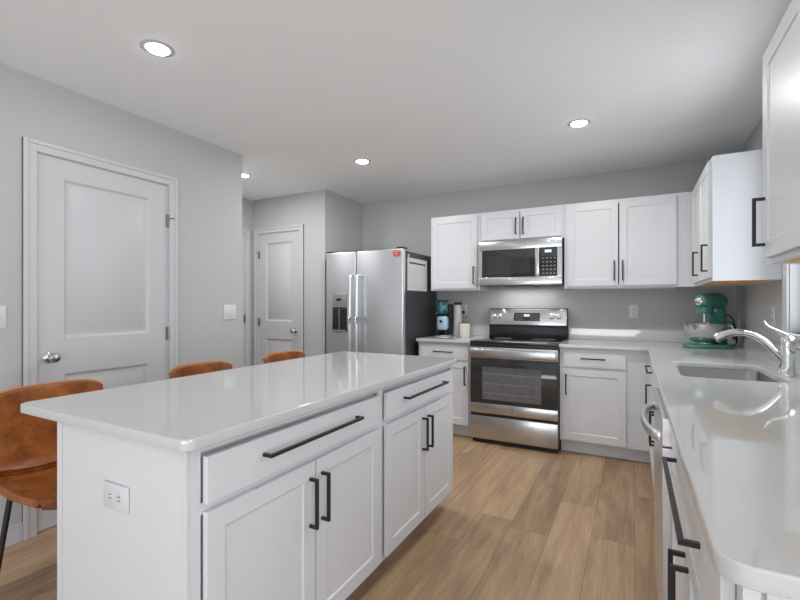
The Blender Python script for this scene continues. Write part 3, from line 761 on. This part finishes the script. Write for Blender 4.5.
B().lathe([(0, 0), (.057, 0), (.057, .016), (.045, .02), (0, .02)], (0, -.035, .3545)).build('tank_lid', 'blackp', t)
B().cyl((-.0785, .03, .235), (-.098, .03, .235), .011).build('side_knob', 'plate', t)
# tall canister / bottle with black lid
t = thing('tall_bottle', 'tall silver grey bottle with black lid right of the pale blue machine', 'bottle', (-1.605, 4.32, .9145))
B().lathe([(0, 0), (.044, 0), (.046, .01), (.046, .05), (.042, .06), (.040, .29), (.036, .31), (.030, .325), (0, .325)]).build('body', 'silverplastic', t)
B().lathe([(0, 0), (.036, 0), (.038, .004), (.038, .022), (.034, .026), (0, .026)], (0, 0, .3255)).build('lid', 'blackp', t)
# cream mug
t = thing('canister', 'cream ceramic canister with dark rim beside the range', 'canister', (-1.505, 4.24, .9145))
B().lathe([(0, 0), (.046, 0), (.05, .006), (.053, .07), (.056, .138), (.052, .138), (.048, .07), (.045, .01), (0, .01)]).build('body', 'cream', t)
B().lathe([(.0525, .1385), (.057, .1385), (.057, .143), (.0525, .143)]).build('rim', 'slot', t)

# ---------------------------------------------------------------- outlets and switches
def outlet(label, loc, rz, kind='outlet', horiz=False, gangs=1, name=None):
    t = thing('wall_outlet' if kind == 'outlet' else 'light_switch', label, 'outlet' if kind == 'outlet' else 'light switch', loc, rz)
    w_, h_ = .073+.046*(gangs-1), .118
    if horiz: w_, h_ = h_, w_
    B().box(-w_/2, w_/2, -.006, -.0006, -h_/2, h_/2, bev=.002).build('plate', 'plate', t)
    if kind == 'outlet':
        for s_ in (-1, 1):
            x, z = (s_*.021, 0) if horiz else (0, s_*.021)
            b = B().box(x-.015, x+.015, -.0075, -.0062, z-.013, z+.013, 'plate', bev=.0005)
            if horiz: b.box(x-.006, x+.006, -.0082, -.0076, z+.004, z+.0065, 'slot').box(x-.006, x+.006, -.0082, -.0076, z-.0065, z-.004, 'slot')
            else: b.box(x-.0065, x-.004, -.0082, -.0076, z-.006, z+.006, 'slot').box(x+.004, x+.0065, -.0082, -.0076, z-.006, z+.006, 'slot')
            b.build('receptacle', 'plate', t)
    else:
        for i in range(gangs):
            x = (i-(gangs-1)/2)*.046
            B().box(x-.0165, x+.0165, -.0085, -.0062, -.033, .033, bev=.001).build('rocker', 'plate', t)
    return t
outlet('white horizontal outlet on the near end panel of the island', (-1.283, IY0-.0065, .70), 0, horiz=True)
outlet('white wall outlet on the back wall right of the range', (.002, YB, 1.18), 0)
t = outlet('white wall outlet on the back wall behind the canister', (-1.605, YB, 1.185), 0)
b = B(); b.box(-.012, .014, -.036, -.0085, -.038, -.008, bev=.004); b.build('plug', 'blackp', t)
b = B(); b.tube([(0, -.036, -.023), (-.005, -.045, -.05), (-.02, -.055, -.11), (-.03, -.06, -.2)], .004, n=8).build('cord', 'rubber', t)
outlet('white wall outlet on the right wall beyond the window', (XW, 3.40, 1.17), -PI/2)
outlet('white double light switch on the left wall between the two white doors', (XL, 2.452, 1.182), PI/2, 'switch', gangs=2)
outlet('white light switch at the left edge beside the large white door', (XL, .998, 1.178), PI/2, 'switch')

# ---------------------------------------------------------------- recessed ceiling lights
def ceil_light(x, y, label, power=4):
    t = thing('ceiling_light', label, 'ceiling light', (x, y, H), 0, 'recessed ceiling lights')
    B().lathe([(.0525, -.005), (.056, -.0045), (.072, -.002), (.074, -.0006), (.0525, -.0006)]).build('trim_ring', 'trim', t)
    B().lathe([(0, -.014), (.03, -.013), (.046, -.0095), (.052, -.005), (.052, -.0010), (0, -.0010)]).build('lens', 'lens', t)
    l = bpy.data.lights.new('downlight', 'AREA'); l.shape = 'DISK'; l.size = .10; l.energy = power; l.color = (1.0, .985, .965)
    o = bpy.data.objects.new('downlight', l); COL.objects.link(o); o.parent = t; o.location = (0, 0, -.02)
ceil_light(-2.009, 1.312, 'largest recessed ceiling light, above the near stool')
ceil_light(-2.045, 3.17, 'recessed ceiling light in front of the refrigerator', 16)
ceil_light(-.324, 3.20, 'recessed ceiling light in front of the range', 13.5)
ceil_light(-3.26, 2.98, 'small recessed ceiling light in the hallway beside the left wall corner', 13)
ceil_light(-.324, 1.312, 'recessed ceiling light over the aisle beside the sink run')
ceil_light(-2.009, -1.0, 'added unseen ceiling light over the living area, left one', 2.5)  # fill lamp added out of view behind the camera
ceil_light(.6, -1.0, 'added unseen ceiling light over the living area, right one', 2.5)  # its added counterpart on the right, also unseen fill

# ---------------------------------------------------------------- stools
def shell_pt(u, v, off=0):
    """u -1..1 across, v 0..1 from front lip over the seat and up the back; local +x is the front"""
    # centre profile (x, z)
    prof = [(.248, .492), (.238, .518), (.20, .532), (.10, .532), (0, .522), (-.10, .520), (-.165, .532), (-.205, .575), (-.225, .65), (-.240, .73), (-.250, .81), (-.254, .885)]
    f = v*(len(prof)-1); i = min(int(f), len(prof)-2); k = f-i
    def P(j): return prof[max(0, min(len(prof)-1, j))]
    def cr(a, b_, c, d): return .5*((2*b_)+(c-a)*k+(2*a-5*b_+4*c-d)*k*k+(-a+3*b_-3*c+d)*k**3)
    x = cr(P(i-1)[0], P(i)[0], P(i+1)[0], P(i+2)[0]); z = cr(P(i-1)[1], P(i)[1], P(i+1)[1], P(i+2)[1])
    hw_ = .215+.012*math.sin(PI*v)
    back = max(0, (v-.5)/.5)
    seatw = 1-back
    y = u*hw_*(1-.03*back)
    c = abs(u)**2.4
    z += c*.012*seatw*min(1, v*5)              # seat sides rise a little
    x += c*(.055*min(1, back*2.5)*(1-.35*back))  # the back wraps forward
    mid = max(0, 1-abs(v-.52)/.22)
    x += c*.03*mid; z += c*.035*mid
    if v > .93: z -= (abs(u)**6)*.028*(v-.93)/.07   # rounded top corners
    if v < .25: k2 = (1-v/.25); x -= (abs(u)**3)*.04*k2; z += (abs(u)**3)*.026*k2
    return Vector((x, y, z))
def shell_part(v0, v1, nu=20, nv=22):
    b = B(); g = [[b.bm.verts.new(shell_pt(-1+2*i/nu, v0+(v1-v0)*j/nv)) for i in range(nu+1)] for j in range(nv+1)]
    for j in range(nv):
        for i in range(nu): b.bm.faces.new((g[j][i], g[j][i+1], g[j+1][i+1], g[j+1][i]))
    return b
def make_stool():
    t = thing('counter_stool', '', 'stool', (0, 0, 0), 0, 'tan leather counter stools along the island')
    for nm, v0, v1 in (('seat', 0, .5765), ('backrest', .5775, 1)):
        o = shell_part(v0, v1).build(nm, 'leather', t, angle=180)
        md = o.modifiers.new('s', 'SOLIDIFY'); md.thickness = .026; md.offset = 1 if False else -1
        bv = o.modifiers.new('b', 'BEVEL'); bv.width = .008; bv.segments = 3; bv.limit_method = 'ANGLE'; bv.angle_limit = math.radians(50)
        if nm == 'seat':
            B().tube([shell_pt(-1+2*i/24, .577)+Vector((.003, 0, .002)) for i in range(25)], .0045, n=8, sub=1).build('seam', 'leather', o)
        else:
            pts = [shell_pt(-1+2*i/24, 1) for i in range(25)]
            p_ = B().tube([q+Vector((-.004, 0, .002)) for q in pts], .0065, n=8, sub=1).build('piping', 'piping', o)
    corners = {(1, -1): (.205, -.115), (1, 1): (.205, .115), (-1, -1): (-.15, -.165), (-1, 1): (-.15, .165)}
    foot = {}
    for (sx, sy), (x, y) in corners.items():
        x2, y2 = x+sx*.05, y+sy*.055
        foot[(sx, sy)] = (x, y, x2, y2)
        B().tube([(x, y, .500), (x2, y2, 0.0)], .0105, n=12, sub=1).build('leg', 'legmetal', t)
    def at(k, z): x, y, x2, y2 = foot[k]; f = 1-z/.5; return (x+(x2-x)*f, y+(y2-y)*f, z)
    for z, a, c, nm in ((.475, (-1, -1), (-1, 1), 'support_rail'), (.475, (1, -1), (1, 1), 'support_rail'), (.20, (1, -1), (1, 1), 'footrest')):
        B().tube([at(a, z), at(c, z)], .008, n=10, sub=1).build(nm, 'legmetal', t)
    return t
s1 = make_stool(); s1.location = (-2.045, .985, 0); s1['label'] = 'nearest tan leather counter stool at the left end of the island'
s2 = copy_tree(s1); s2.location = (-2.045, 1.755, 0); s2['label'] = 'middle tan leather counter stool, only its back top showing above the island'
s3 = copy_tree(s1); s3.location = (-2.045, 2.455, 0); s3['label'] = 'farthest tan leather counter stool, in front of the pantry door'
for o in (s1, s2, s3): o.rotation_euler = (0, 0, 0)
